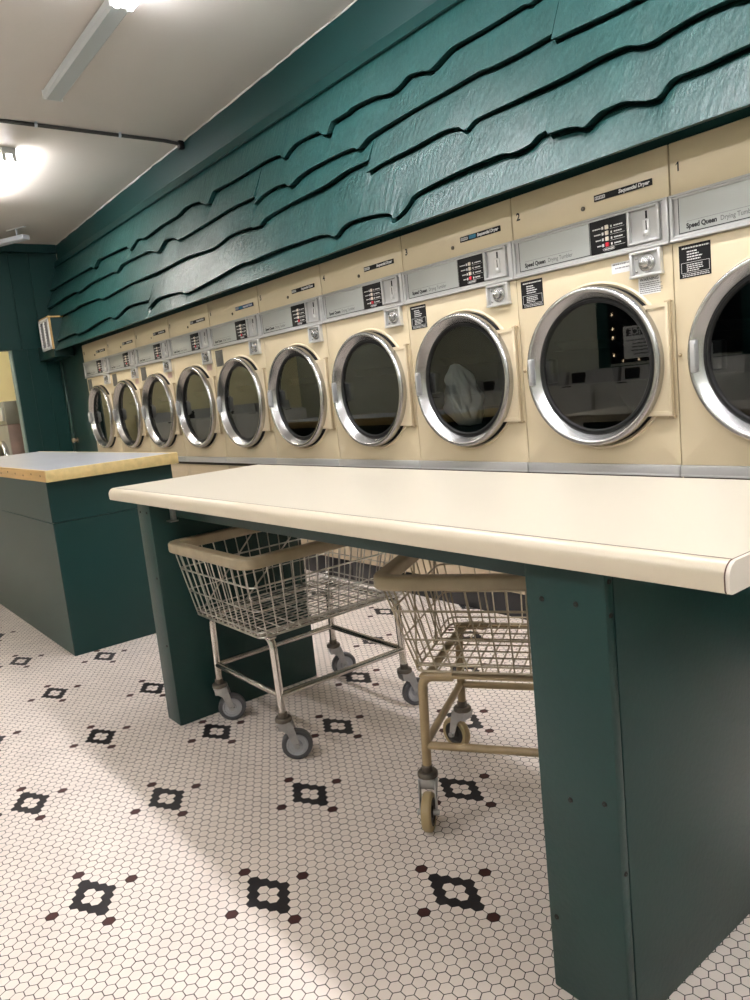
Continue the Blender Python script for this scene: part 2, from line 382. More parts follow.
def siding():
    mb = MB(); order = ['BOT', 'A', 'B', 'C', 'D', 'E']; T = .036
    rn = random.Random(11)
    for lo, up in zip(order[:-1], order[1:]):
        for b in EDGE[lo]:
            P = smooth_pts(b); off = rn.uniform(-.003, .004)
            rows = []
            wob = [rn.uniform(0, 6.28) for _ in range(4)]
            for X, z in P:
                ze = max(edge_at(EDGE[up], max(XF + .011, min(1.94, X))), z + .05) if up != 'E' else 2.80
                zu = ze + .022
                # surface: outer face leans, top tucked behind the course above
                r = []
                bul = .004 * math.sin(3.1 * X + wob[0]) + .003 * math.sin(7.7 * X + wob[1])
                lift = T + off + bul
                def P3(zz, o): return (X, sid_y(zz) - o, zz)
                r.append(P3(z + .012, -.020))                # back of the underside, cavity
                r.append(P3(z + .002, lift - .020))
                r.append(P3(z, lift - .002))
                r.append(P3(z + .002, lift))
                zm = z + (zu - z) * .5
                r.append(P3(zm, lift * .52 + .003 * math.sin(5 * X + wob[2])))
                r.append(P3(ze - .016, lift * .22))
                r.append(P3(ze + .004, -.034 if up != 'E' else .0))
                r.append(P3(zu, -.036 if up != 'E' else .0))
                rows.append(r)
            n = len(rows[0]); vs = [p for r in rows for p in r]; fs = []
            for i in range(len(rows) - 1):
                for k in range(n - 1):
                    fs.append((i * n + k, i * n + k + 1, (i + 1) * n + k + 1, (i + 1) * n + k))
            fs.append(tuple(range(n))); fs.append(tuple((len(rows) - 1) * n + k for k in reversed(range(n))))
            mb.add(vs, fs)
    # backing behind the boards
    z0, z1 = 1.96, 2.80
    mb.add([(XF + .01, sid_y(z0) + .050, z0), (1.95, sid_y(z0) + .050, z0), (1.95, sid_y(z1) + .050, z1), (XF + .01, sid_y(z1) + .050, z1),
            (XF + .01, YW + .02, z0), (1.95, YW + .02, z0)], [(0, 1, 2, 3), (0, 4, 5, 1)])
    o = mb.build('trim_1', M['siding'], sharp=22); structure(o)
siding()
# filler strip above the dryers, in the shade of the siding
structure(MB().box(-7.96, 1.95, YW + .02, YW + .04, 1.8625, 1.958).build('trim_7', M['green_flat']))
# door and jamb between the last dryer and the corner
structure(MB().box(XF, -8.84, 2.60, 2.66, 0, 1.93, .004).build('trim_8', M['green_door']))
dr = MB().box(-8.835, -7.972, 2.62, 2.66, .01, 1.93, .003).build('door_1', M['green_door']); structure(dr)
kn = MB(); kn.lathe([(.006, 0), (.012, -.012), (.026, -.035), (.028, -.048), (.020, -.060), (.001, -.063)], (-8.74, 2.62, .90), 'y', 20)
kn.lathe([(.03, 0), (.03, -.005), (.001, -.006)], (-8.74, 2.62, .90), 'y', 20)
kn.build('door_handle', M['brass'], dr)
# boxed end of the soffit in the corner
structure(MB().box(XF, -8.32, 2.40, 2.60, 1.795, 1.94, .004).build('trim_9', M['green']))
# jamb edge of the opening; light on it is put into its pale colour
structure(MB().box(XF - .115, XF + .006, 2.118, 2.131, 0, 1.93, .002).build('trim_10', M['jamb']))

# ------------------------------------------------------------------ dryers
W = .7192; X0 = -1.4933
CX, CZ = .0164, 1.128
def make_dryer():
    t = thing('tumble_dryer', '', 'dryer', (0, YW, 0), 0, 'row of coin tumble dryers')
    h = W / 2 - .0022; L = lambda u: u - W / 2
    # cabinet shell, open at the front
    c = MB(); x0, x1, y0, y1, z0, z1 = -h, h, .012, .60, .0, 1.8615
    v = [(x, y, z) for x in (x0, x1) for y in (y0, y1) for z in (z0, z1)]
    c.add(v, [(0, 1, 3, 2), (4, 6, 7, 5), (2, 3, 7, 6), (0, 2, 6, 4), (1, 5, 7, 3)])
    c.build('cabinet', M['cream'], t)
    # front panel with its round opening and pressed lip
    fp = MB(); N = 96; za, zb = .7425, 1.5275
    per = []
    def rim(a):
        dx, dz = math.cos(a), math.sin(a)
        s_ = 1e9
        if dx > 1e-9: s_ = min(s_, (h - CX) / dx)
        if dx < -1e-9: s_ = min(s_, (-h - CX) / dx)
        if dz > 1e-9: s_ = min(s_, (zb - CZ) / dz)
        if dz < -1e-9: s_ = min(s_, (za - CZ) / dz)
        return (CX + dx * s_, CZ + dz * s_)
    angs = sorted([2 * PI * k / N for k in range(N)] + [math.atan2(z - CZ, x - CX) % (2 * PI) for x in (-h, h) for z in (za, zb)])
    n = len(angs); rows = []
    rows.append([(rim(a)[0], .012, rim(a)[1]) for a in angs])
    rows.append([(rim(a)[0], .001, rim(a)[1]) for a in angs])
    rows.append([(rim(a)[0] * .994, 0, CZ + (rim(a)[1] - CZ) * .994) for a in angs])
    for r, y in ((.326, 0), (.322, -.005), (.318, -.007), (.314, -.005), (.311, .002), (.302, .002), (.302, .012)):
        rows.append([(CX + r * math.cos(a), y, CZ + r * math.sin(a)) for a in angs])
    vs = [p for r in rows for p in r]
    fs = [(i * n + k, i * n + (k + 1) % n, (i + 1) * n + (k + 1) % n, (i + 1) * n + k) for i in range(len(rows) - 1) for k in range(n)]
    fp.add(vs, fs).build('front_panel', M['cream'], t)
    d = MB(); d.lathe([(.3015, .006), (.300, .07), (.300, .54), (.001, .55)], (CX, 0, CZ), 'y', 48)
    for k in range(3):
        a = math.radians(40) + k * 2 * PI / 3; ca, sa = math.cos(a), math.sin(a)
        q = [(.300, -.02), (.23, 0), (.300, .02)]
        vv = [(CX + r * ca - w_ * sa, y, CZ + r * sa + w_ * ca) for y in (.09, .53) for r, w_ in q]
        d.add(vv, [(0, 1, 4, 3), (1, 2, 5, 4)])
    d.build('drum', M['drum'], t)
    MB().box(-h, h, -.002, .012, 1.6885, 1.8615, .004).build('upper_panel', M['cream'], t)
    # control panel
    cp = MB(); cp.box(-h, h, -.005, .012, 1.5285, 1.6875, .002)
    cp.box(-h, h, -.018, -.004, 1.6795, 1.6875, .003); cp.box(-h, h, -.012, -.004, 1.672, 1.6795, .002)
    cp.box(-h, h, -.020, -.004, 1.5285, 1.539, .004); cp.box(-h, h, -.014, -.004, 1.539, 1.549, .003)
    cp.box(-h, -h + .012, -.016, -.004, 1.5285, 1.6875, .003); cp.box(h - .022, h, -.016, -.004, 1.5285, 1.6875, .003)
    cpo = cp.build('control_panel', M['silver'], t)
    MB().box(L(.030), L(.387), -.0072, -.004, 1.551, 1.678, .001).build('nameplate', M['plate'], cpo)
    ol = MB()
    for a, b, c_, d_ in ((.032, .386, 1.674, 1.6765), (.032, .386, 1.5525, 1.5555), (.032, .0345, 1.5525, 1.6765), (.3835, .386, 1.5525, 1.6765)):
        ol.box(L(a), L(b), -.0078, -.0070, c_, d_)
    ol.build('outline', M['black_ink'], cpo)
    text_mb('Speed Queen', .0225, L(.060), 1.567, -.0078, bold=.0011, width=.108).build('lettering', M['black_ink'], cpo)
    text_mb('Drying Tumbler', .0225, L(.180), 1.567, -.0078, bold=.0003, width=.122).build('lettering', M['grey_ink'], cpo)
    lb = MB(); lb.box(L(.062), L(.300), -.0078, -.0070, 1.5895, 1.5905); lb.build('rule_line', M['grey_ink'], cpo)
    MB().box(L(.390), L(.549), -.0105, -.004, 1.551, 1.678, .001).build('button_panel', M['black'], cpo)
    for k in range(4):
        z = 1.641 - k * .021
        MB().box(L(.459), L(.473), -.0165, -.010, z - .0075, z + .0075, .002).build('button', M['btn_red' if k == 3 else 'btn_white'], cpo)
    pr_ = MB(); rn = random.Random(2)
    for k in range(4):
        z = 1.641 - k * .021
        x = .402 + k * .006
        while x < .436:
            w_ = rn.uniform(.004, .009); pr_.box(L(x), L(min(x + w_, .438)), -.0112, -.0104, z - .0022, z + .0022); x += w_ + .0016
        pr_.box(L(.442), L(.450), -.0112, -.0104, z - .005, z + .005)
        pr_.box(L(.481), L(.487), -.0112, -.0104, z - .004, z + .004)
        x = .495
        while x < .528 - (k % 2) * .006:
            w_ = rn.uniform(.004, .008); pr_.box(L(x), L(x + w_), -.0112, -.0104, z - .0022, z + .0022); x += w_ + .0014
        pr_.box(L(.478), L(.540), -.0110, -.0104, z - .0088, z - .0080)
    # oval under the buttons
    ov = [(L(.470 + .026 * math.cos(a)), -.0108, 1.5615 + .006 * math.sin(a)) for a in [2 * PI * k / 24 for k in range(24)]]
    pr_.path(ov, .0006, 5, closed=True); x = .452
    while x < .486: pr_.box(L(x), L(x + .005), -.0112, -.0104, 1.5595, 1.5635); x += .0066
    pr_.build('printed_legend', M['white_ink'], cpo)
    co = MB()
    for a, b, c_, d_ in ((.555, .685, 1.670, 1.678), (.555, .685, 1.551, 1.560), (.555, .566, 1.551, 1.678), (.674, .685, 1.551, 1.678)):
        co.box(L(a), L(b), -.021, -.004, c_, d_, .002)
    co.box(L(.566), L(.674), -.0062, -.004, 1.560, 1.670)
    co.build('coin_recess', M['silver'], cpo)
    cs = MB(); cs.box(L(.612), L(.640), -.010, -.006, 1.574, 1.632, .002); cs.lathe([(.010, 0), (.010, -.006), (.004, -.010), (.001, -.010)], (L(.628), -.008, 1.585), 'y', 16)
    cs.build('coin_acceptor', M['brushed'], cpo)
    sl = MB(); sl.box(L(.6265), L(.6300), -.0112, -.0098, 1.596, 1.628); sl.box(L(.625), L(.6315), -.0085, -.0060, 1.636, 1.662)
    sl.build('coin_slot', M['black'], cpo)
    # brand strip, key lock, coin box lock
    bs = MB().box(L(.413), L(.656), -.0065, -.002, 1.7435, 1.7665, .0012).build('brand_strip', M['black'], t)
    lg = MB(); lg.box(L(.418), L(.462), -.0072, -.0064, 1.749, 1.761)
    lg.build('logo_block', M['white_ink'], bs)
    lk = MB()
    for k in range(6): lk.box(L(.4205 + k * .0068), L(.4235 + k * .0068), -.0076, -.0070, 1.7515, 1.7585)
    lk.build('logo_mark', M['black_ink'], bs)
    text_mb('Sequential Dryer', .0180, L(.520), 1.7495, -.0072, bold=.0009, shear=.2, width=.128).build('lettering', M['white_ink'], bs)
    k_ = MB(); k_.lathe([(.0085, 0), (.0085, -.004), (.006, -.006), (.001, -.006)], (L(.36), -.002, 1.732), 'y', 16)
    k_.build('key_lock', M['zinc_dark'], t)
    cl = MB()
    for a, b, c_, d_ in ((.559, .684, 1.517, 1.5265), (.556, .687, 1.4330, 1.444), (.559, .570, 1.440, 1.522), (.673, .684, 1.440, 1.522)):
        cl.box(L(a), L(b), -.022, .0, c_, d_, .002)
    cl.box(L(.565), L(.68), -.004, .0, 1.44, 1.52)
    clo = cl.build('coin_box_lock', M['brushed'], t)
    lk2 = MB(); lk2.lathe([(.032, 0), (.032, -.008), (.026, -.012), (.018, -.012), (.017, -.026), (.012, -.029), (.001, -.029)], (L(.623), -.004, 1.481), 'y', 28)
    lk2.lathe([(.004, 0), (.004, -.006), (.001, -.007)], (L(.580), -.004, 1.502), 'y', 10); lk2.lathe([(.004, 0), (.004, -.006), (.001, -.007)], (L(.580), -.004, 1.455), 'y', 10)
    lk2.build('lock_barrel', M['chrome'], clo)
    # door
    dd = MB(); c0 = (CX, 0, CZ)
    dd.lathe([(.262, -.0118), (.296, -.0118), (.305, -.018), (.308, -.026), (.308, -.046), (.305, -.055), (.298, -.060), (.291, -.059), (.286, -.055), (.262, -.016), (.259, -.012)], c0, 'y', 96)
    do = dd.build('door', M['chrome'], t, sharp=60)
    gk = MB(); gk.lathe([(.263, -.018), (.258, -.023), (.250, -.023), (.246, -.018), (.245, -.010)], c0, 'y', 80)
    gk.lathe([(.309, -.0005), (.306, -.008), (.290, -.0115), (.262, -.0115)], c0, 'y', 64)
    gk.build('gasket', M['rubber'], do)
    g = MB(); g.lathe([(.2525, -.013), (.0005, -.013)], c0, 'y', 64); g.build('glass', M['glass'], do)
    hd = MB(); hx = CX - .281
    hd.box(hx - .010, hx + .012, -.066, -.044, CZ - .052, CZ + .058, .004); hd.box(hx + .004, hx + .014, -.078, -.05, CZ - .040, CZ + .046, .004)
    hd.build('door_handle', M['silver'], do)
    lt = MB(); lt.box(CX - .252, CX - .205, -.010, .03, CZ - .05, CZ + .05, .008); lt.build('latch', M['rubber'], do)
    hp = MB(); Rb = .296; xh = L(.706)
    def bite(za_, zb_, yy, x_in, rb=Rb, n_=20):
        zs = [za_ + (zb_ - za_) * k / n_ for k in range(n_ + 1)]
        inn = [CX + math.sqrt(max(0, rb * rb - (z - CZ) ** 2)) for z in zs]
        m_ = len(zs); vs = []
        for y in (0., yy):
            vs += [(min(max(i_, x_in if x_in else -9), xh - .002), y, z) for i_, z in zip(inn, zs)] + [(xh, y, z) for z in zs]
        o2 = 2 * m_; fs = []
        for k in range(n_):
            fs += [(o2 + k, o2 + k + 1, o2 + m_ + k + 1, o2 + m_ + k), (k, k + 1, m_ + k + 1, m_ + k), (k, k + 1, o2 + k + 1, o2 + k), (m_ + k, m_ + k + 1, o2 + m_ + k + 1, o2 + m_ + k)]
        fs += [(0, m_, o2 + m_, o2), (m_ - 1, 2 * m_ - 1, o2 + 2 * m_ - 1, o2 + m_ - 1)]
        hp.add(vs, fs)
    bite(.9265, 1.3300, -.020, None); bite(1.316, 1.3305, -.026, None); bite(.9265, .943, -.026, None)
    hp.box(L(.692), L(.706), -.026, -.018, .9265, 1.3305, .003)
    hp.build('hinge_cover', M['cream_hinge'], do)
    hg = MB(); hg.path([(L(.708), -.016, .917), (L(.708), -.016, 1.339)], .0055, 8); hg.box(L(.690), L(.714), -.022, -.002, 1.330, 1.337, .002); hg.box(L(.690), L(.714), -.022, -.002, .919, .9265, .002)
    hg.build('hinge_pin', M['brass'], do)
    s_ = MB(); s_.lathe([(.007, 0), (.007, -.004), (.004, -.009), (.001, -.010)], (L(.014), 0, 1.14), 'y', 12); s_.build('screw', M['brass'], t)
    # base
    tr = MB(); tr.box(-h, h, -.012, .012, .701, .7415, .003); tr.box(-h, h, -.015, -.01, .701, .708, .002)
    tr.build('base_trim', M['silver'], t)
    MB().box(-h + .001, h - .001, .006, .012, .678, .702).build('shadow_gap', M['seam'], t)
    lp = MB(); lp.box(-h, h, .0, .012, .122, .680, .003); lp.box(-h + .05, h - .05, -.004, .002, .20, .62, .004)
    lp.build('lower_panel', M['tan_panel'], t)
    MB().box(-h, h, .002, .012, .0, .120, .002).build('toe_kick', M['kick'], t)
    return t

dry_info = {
1: 'cream coin dryer numbered 1, nearest, its right half cut off by the picture edge',
2: 'cream coin dryer numbered 2 with two white stickers around its coin lock',
3: 'cream coin dryer numbered 3 with white laundry behind the round glass',
4: 'cream coin dryer numbered 4, no black instruction label beside its door',
5: 'cream coin dryer numbered 5 on its top panel, between dryers 4 and 6',
6: 'cream coin dryer numbered 6 with a blue strip on its top panel',
7: 'cream coin dryer numbered 7, fourth from the green door end of the row',
8: 'cream coin dryer numbered 8, third from the green door',
9: 'cream coin dryer numbered 9, second from the green door',
10: 'cream coin dryer numbered 10, last of the row beside the green door'}
proto = make_dryer()
def ink_lines(mb, x0, x1, z0, z1, rows, seed, y, cover=.9):
    rn = random.Random(seed); dz = (z1 - z0) / rows
    for r in range(rows):
        z = z1 - (r + .5) * dz; x = x0; xe = x0 + (x1 - x0) * (cover - rn.random() * .35)
        while x < xe:
            w_ = rn.uniform(.004, .011); mb.box(x, min(x + w_, xe), y - .0005, y, z - dz * .22, z + dz * .22); x += w_ + .0022
dryers = {}
def number_mb(k):
    t_ = str(k); mb = MB(); x = .027 - W / 2
    for ch in t_:
        if ch == '1':
            mb.box(x + .006, x + .011, -.0034, -.0030, 1.763, 1.794); mb.add([(x, -.0034, 1.7865), (x + .007, -.0034, 1.794), (x + .007, -.0034, 1.7885), (x, -.0034, 1.7825)], [(0, 1, 2, 3)]); x += .017
        else:
            g_ = text_mb(ch, .042, x, 1.763, -.0034, bold=.0012); mb.add(g_.v, g_.f); x += .024
    return mb
roots = [proto] + [copy_tree(proto) for _ in range(9)]
for k in range(1, 11):
    o = roots[k - 1]; o.location = (X0 - W * (k - 1) + W / 2, YW, 0); o['label'] = dry_info[k]; dryers[k] = o
    L = lambda u: u - W / 2
    number_mb(k).build('number', M['black_ink'], o)
    if k in (1, 2, 3, 6, 8, 9, 10):
        dark = k in (1, 2, 3)
        lb = MB().box(L(.024), L(.139), -.0012, 0, 1.402, 1.5135).build('instruction_label', M['black'] if dark else M['grey_label'], o)
        ik = MB()
        ink_lines(ik, L(.036), L(.130), 1.497, 1.508, 1, 1, -.0014, 1.1)
        ink_lines(ik, L(.054), L(.120), 1.458, 1.494, 4, 2, -.0014)
        ink_lines(ik, L(.052), L(.122), 1.422, 1.449, 4, 3, -.0014)
        ink_lines(ik, L(.036), L(.130), 1.405, 1.416, 2, 4, -.0014, 1.1)
        for a, b, c_, d_ in ((.032, .134, 1.4525, 1.4535), (.032, .134, 1.4185, 1.4195), (.032, .033, 1.4185, 1.4535), (.133, .134, 1.4185, 1.4535)):
            ik.box(L(a), L(b), -.0019, -.0012, c_, d_)
        ik.build('printed_lines', M['white_ink'] if dark else M['grey_ink'], lb)
    if k == 2:
        a = MB().box(L(.470), L(.556), -.0010, 0, 1.4665, 1.506).build('sticker', M['sticker'], o)
        ik = MB(); ink_lines(ik, L(.476), L(.551), 1.494, 1.504, 1, 8, -.0011, 1.2); ink_lines(ik, L(.486), L(.546), 1.480, 1.490, 1, 9, -.0011, 1.2); ik.build('printed_lines', M['grey_ink'], a)
        b = MB().box(L(.580), L(.668), -.0010, 0, 1.371, 1.4325).build('warning_sticker', M['sticker'], o)
        text_mb('WARNING', .0155, L(.587), 1.4195, -.0014, bold=.0004).build('lettering', M['black_ink'], b)
        ik = MB(); ink_lines(ik, L(.585), L(.664), 1.374, 1.416, 6, 10, -.0011, 1.2); ik.build('printed_lines', M['grey_ink'], b)
    if k in (8, 9, 7):
        b = MB().box(L(.585), L(.665), -.0010, 0, 1.385, 1.428).build('sticker', mat('faded pink sticker', (.55, .38, .32), .5), o)
    if k == 3 or k == 6:
        for ch in o.children:
            if ch.name.startswith('brand_strip'):
                MB().box(L(.470), L(.512), -.0074, -.0064, 1.7475, 1.7635).build('colour_patch', M['blue_ink'], ch)
                if k == 6: MB().box(L(.418), L(.650), -.0069, -.0064, 1.7455, 1.7645).build('colour_patch', mat('navy print', (.02, .06, .22), .4), ch)
# dark gap filler in the joints between cabinets is part of each cabinet side

# laundry seen in dryer 3
def laundry():
    cx = X0 - W * 2 + W / 2 + CX; mb = MB()
    n, m = 72, 44; vs = []
    for j in range(m + 1):
        v = j / m; z = -.225 + .31 * v
        wd_ = .118 * math.sin(PI * min(1, .10 + .86 * v) ** .8) ** .7 if 0 < j < m else .004
        xc = -.125 - .055 * v; yc = .125 - .02 * v
        for i in range(n):
            a = 2 * PI * i / n
            fold = .16 * math.sin(5 * a + 7 * v) + .13 * math.sin(8 * a - 11 * v + .6) + .07 * math.sin(15 * a + 9 * v)
            r = wd_ * (1 + fold * math.sin(PI * v)) * .86
            vs.append((cx + xc + r * math.cos(a), YW + yc + .65 * r * math.sin(a), CZ + z + .03 * math.sin(3 * a + 1) * math.sin(PI * v)))
    fs = [(j * n + i, j * n + (i + 1) % n, (j + 1) * n + (i + 1) % n, (j + 1) * n + i) for j in range(m) for i in range(n)]
    mb.add(vs, fs); o = mb.build('laundry_bundle', M['cloth'], sharp=80)
    tag(o, 'crumpled white laundry inside the drum of dryer 3', 'laundry')
laundry()

# ------------------------------------------------------------------ folding table (near)
def fold_table():
    t = thing('folding_table', 'long cream-topped folding table on green panel supports, two wire carts beneath it', 'table', (-1.66, 1.26, 0))
    ox, oy = -1.66, 1.26
    sh = lambda v: Vector((v.x - ox, v.y - oy, v.z))
    zt, zb, yf, yb, xl, xr = .8655, .822, .930, 1.575, -2.84, -.480
    top = MB(); top.box(xl + .002, xr - .007, yf + .020, yb, zb + .004, zt, .0015, 1)
    top.xform(sh).build('tabletop', M['laminate'], t)
    # rounded front edge band
    r = .022; prof = [(yf + .020, zt)]
    for k in range(9):
        a = PI / 2 + k * (PI / 2) / 8; prof.append((yf + r + r * math.cos(a), zt - r + r * math.sin(a)))
    prof += [(yf + .0005, zb + .006), (yf + .003, zb + .001), (yf + .007, zb), (yf + .020, zb)]
    eb = MB(); eb.extrude_x(prof, xl + .014, xr - .007)
    eb.extrude_x([(y, z) for y, z in prof], xl + .006, xl + .014)
    eb.box(xl, xl + .010, yf + .012, yb, zb, zt - .003, .004, 2)
    eb.xform(sh).build('edge_band', M['edge'], t)
    gl = MB(); gl.box(xl + .01, xr - .006, yf + .0215, yf + .0232, zt - .001, zt + .0004)
    pts = [(xr - .0065, y, z) for y, z in prof[:-1]]
    gl.path([(xr - .0065, yb, zt + .0001)] + pts, .0011, 5)
    gl.xform(sh).build('glue_line', M['glue'], t)
    ec = MB(); pr2 = [(yb, zt - .0002)] + [(y + .0003, z - .0002) for y, z in prof[:-1]] + [(yb, zb)]
    ec.extrude_x(pr2, xr - .0060, xr); ec.xform(sh).build('end_cap', M['edge_end'], t)
    # supports
    sp = MB(); sp.box(-2.652, -2.540, .963, 1.56, 0, zb + .002, .004); sl = sp.xform(sh).build('support_panel', M['green'], t)
    for z, x in ((.785, -2.625), (.785, -2.565), (.55, -2.56), (.30, -2.560)):
        MB().lathe([(.0045, 0), (.0035, -.002), (.001, -.002)], (x, .963, z), 'y', 10).xform(sh).build('screw', M['nail'], sl)
    s2 = MB(); s2.box(-.857, -.695, .963, .9855, 0, zb + .002, .004); s2.box(-.857, -.6955, .9868, 1.56, 0, zb + .002, .003)
    sr = s2.xform(sh).build('support_panel', M['green'], t)
    for x, z in ((-.822, .755), (-.752, .757), (-.84, .15), (-.72, .42), (-.79, .40)):
        MB().lathe([(.005, 0), (.004, -.002), (.001, -.002)], (x, .963, z), 'y', 10).xform(sh).build('screw', M['nail'], sr)
    for y, z in ((.974, .800), (.974, .745), (.974, .30)):
        MB().lathe([(.0045, 0), (.0035, .002), (.001, .002)], (-.695, y, z), 'x', 10).xform(sh).build('screw', M['nail'], sr)
    ap = MB(); ap.box(-2.542, -.857, 1.05, 1.07, .757, zb + .002, .002)
    ap.xform(sh).build('apron', M['green'], t)
    ap = MB(); ap.box(-2.542, -.857, 1.515, 1.535, .757, zb + .002, .002)
    ap.xform(sh).build('apron', M['green'], t)
    br = MB(); br.box(-2.542, -2.52, 1.035, 1.05, .745, .80, .002); br.box(-2.542, -2.505, 1.02, 1.05, .745, .750, .001)
    br.xform(sh).build('corner_bracket', M['zinc'], t)
fold_table()

# ------------------------------------------------------------------ far counter block
def counter():
    t = thing('folding_counter', 'solid green box counter with white top and pine edges, beyond the folding table', 'counter', (-4.98, 1.26, 0))
    ox, oy = -4.98, 1.26
    sh = lambda v: Vector((v.x - ox, v.y - oy, v.z))
    xl, xr, yf, yb, zb, zt = -6.30, -3.675, .935, 1.585, .862, .912
    b = MB(); b.box(xl + .03, -3.738, .947, 1.565, 0, .657, .003, 1); b.box(xl + .03, -3.735, .945, 1.567, .6585, zb, .003, 1)
    b.xform(sh).build('body', M['green'], t)
    tp = MB(); tp.box(xl + .015, xr - .015, yf + .015, yb - .015, zb, zt, .001, 1); tp.xform(sh).build('countertop', M['white_top'], t)
    e = MB(); e.box(xl, xr - .0155, yf, yf + .0148, zb - .004, zt + .001, .002); e.xform(sh)
    eo = e.build('edge_strip', M['wood2'], t)
    e = MB(); e.box(xr - .0148, xr, yf, yb, zb - .004, zt + .001, .002); e.xform(sh).build('edge_strip', M['wood'], t)
    e = MB(); e.box(xl, xr - .0155, yb - .0148, yb, zb - .004, zt + .001, .002); e.xform(sh).build('edge_strip', M['wood'], t)
    for k in range(14):
        x = xr - .10 - k * .16
        MB().lathe([(.005, 0), (.004, -.0015), (.001, -.0015)], (x, yf, zb + .024 + .006 * math.sin(k * 2.1)), 'y', 8).xform(sh).build('nail', M['nail'], eo)
counter()

# ------------------------------------------------------------------ laundry carts
def arc_corner(p, c, q, r, n=5):
    """points rounding corner c between p and q"""
    p, c, q = Vector(p), Vector(c), Vector(q); a = (p - c).normalized(); b = (q - c).normalized()
    ang = a.angle(b); d = r / math.tan(ang / 2); s_, e = c + a * d, c + b * d; out = []
    for k in range(n + 1):
        t_ = k / n; out.append((s_ * (1 - t_) + c * t_) * (1 - t_) + (c * (1 - t_) + e * t_) * t_)
    return out
def ring_path(x0, x1, y0, y1, z, r, n=5):
    C = [(x0, y0, z), (x1, y0, z), (x1, y1, z), (x0, y1, z)]; P = []
    for i in range(4): P += arc_corner(C[i - 1], C[i], C[(i + 1) % 4], r, n)
    return P
def band(mb, pts, w_, h_):
    """closed loop swept with a rounded rectangular section (w horizontal, h vertical)"""
    P = [Vector(p) for p in pts]; N = len(P); sec = []
    b = .24 * min(w_, h_)
    for sx, sz, a0 in ((1, 1, 0), (-1, 1, PI / 2), (-1, -1, PI), (1, -1, 3 * PI / 2)):
        for k in range(4):
            a = a0 + k * PI / 6; sec.append((sx * (w_ / 2 - b) + b * math.cos(a), sz * (h_ / 2 - b) + b * math.sin(a)))
    n = len(sec); vs = []
    for i, p in enumerate(P):
        d = (P[(i + 1) % N] - P[i - 1]).normalized(); nx = Vector((d.y, -d.x, 0))
        vs += [p + nx * a + Vector((0, 0, c)) for a, c in sec]
    fs = [(i * n + k, i * n + (k + 1) % n, ((i + 1) % N) * n + (k + 1) % n, ((i + 1) % N) * n + k) for i in range(N) for k in range(n)]
    mb.add(vs, fs)
def caster(parent, x, y, ang, mf, mt, mh, zt=.132):
    """swivel caster; ang = trailing direction in the cart's own frame"""
    ca, sa = math.cos(ang), math.sin(ang); R = .049
    def tw(v):   # local: +x = trailing direction
        return Vector((x + v.x * ca - v.y * sa, y + v.x * sa + v.y * ca, v.z))
    c = MB(); c.lathe([(.001, .0), (.024, .0), (.027, -.004), (.027, -.012), (.022, -.016), (.001, -.016)], (0, 0, zt + .012), 'z', 20)
    c.lathe([(.0145, .0), (.0145, .018), (.010, .022)], (0, 0, zt + .010), 'z', 16, False, True)
    c.xform(tw); co = c.build('caster', M['zinc_dark'] if mf is None else mf[0], parent)
    f = MB(); tr = .034; wz = R + .0005
    for s_ in (-1, 1):
        yo = s_ * .021
        poly = [(-.020, zt - .002), (.024, zt - .002), (.030, zt - .020), (.042, wz + .008), (.042, wz - .006), (.036, wz - .010), (.027, wz - .006), (.006, zt - .036), (-.018, zt - .018)]
        vs = [(a, yo - .0015, b) for a, b in poly] + [(a, yo + .0015, b) for a, b in poly]; n = len(poly)
        f.add(vs, [tuple(range(n)), tuple(reversed(range(n, 2 * n)))] + [(i, (i + 1) % n, n + (i + 1) % n, n + i) for i in range(n)])
    f.box(-.022, .026, -.0225, .0225, zt - .004, zt, .001, 1)
    f.box(-.019, .023, -.0215, .0215, zt - .028, zt - .003, .004, 2)
    f.path([(tr + .002, -.028, wz), (tr + .002, .028, wz)], .0075, 10)
    f.xform(tw).build('fork', M['zinc'] if mf is None else mf[1], co)
    w_ = MB(); w_.lathe([(R - .014, -.012), (R - .004, -.0125), (R, -.008), (R, .008), (R - .004, .0125), (R - .014, .012)], (0, 0, 0), 'y', 32)
    w_.xform(lambda v: tw(Vector((v.x + tr, v.y, v.z + wz)))).build('tyre', mt, co)
    hb = MB(); hb.lathe([(.001, -.013), (.014, -.013), (.016, -.009), (R - .022, -.009), (R - .020, -.0115), (R - .0165, -.0115), (R - .0155, -.009), (R - .013, -.012), (R - .013, .012), (R - .0155, .009), (R - .0165, .0115), (R - .020, .0115), (R - .022, .009), (.016, .009), (.014, .013), (.001, .013)], (0, 0, 0), 'y', 28)
    hb.xform(lambda v: tw(Vector((v.x + tr, v.y, v.z + wz)))).build('hub', mh, co)
    return co
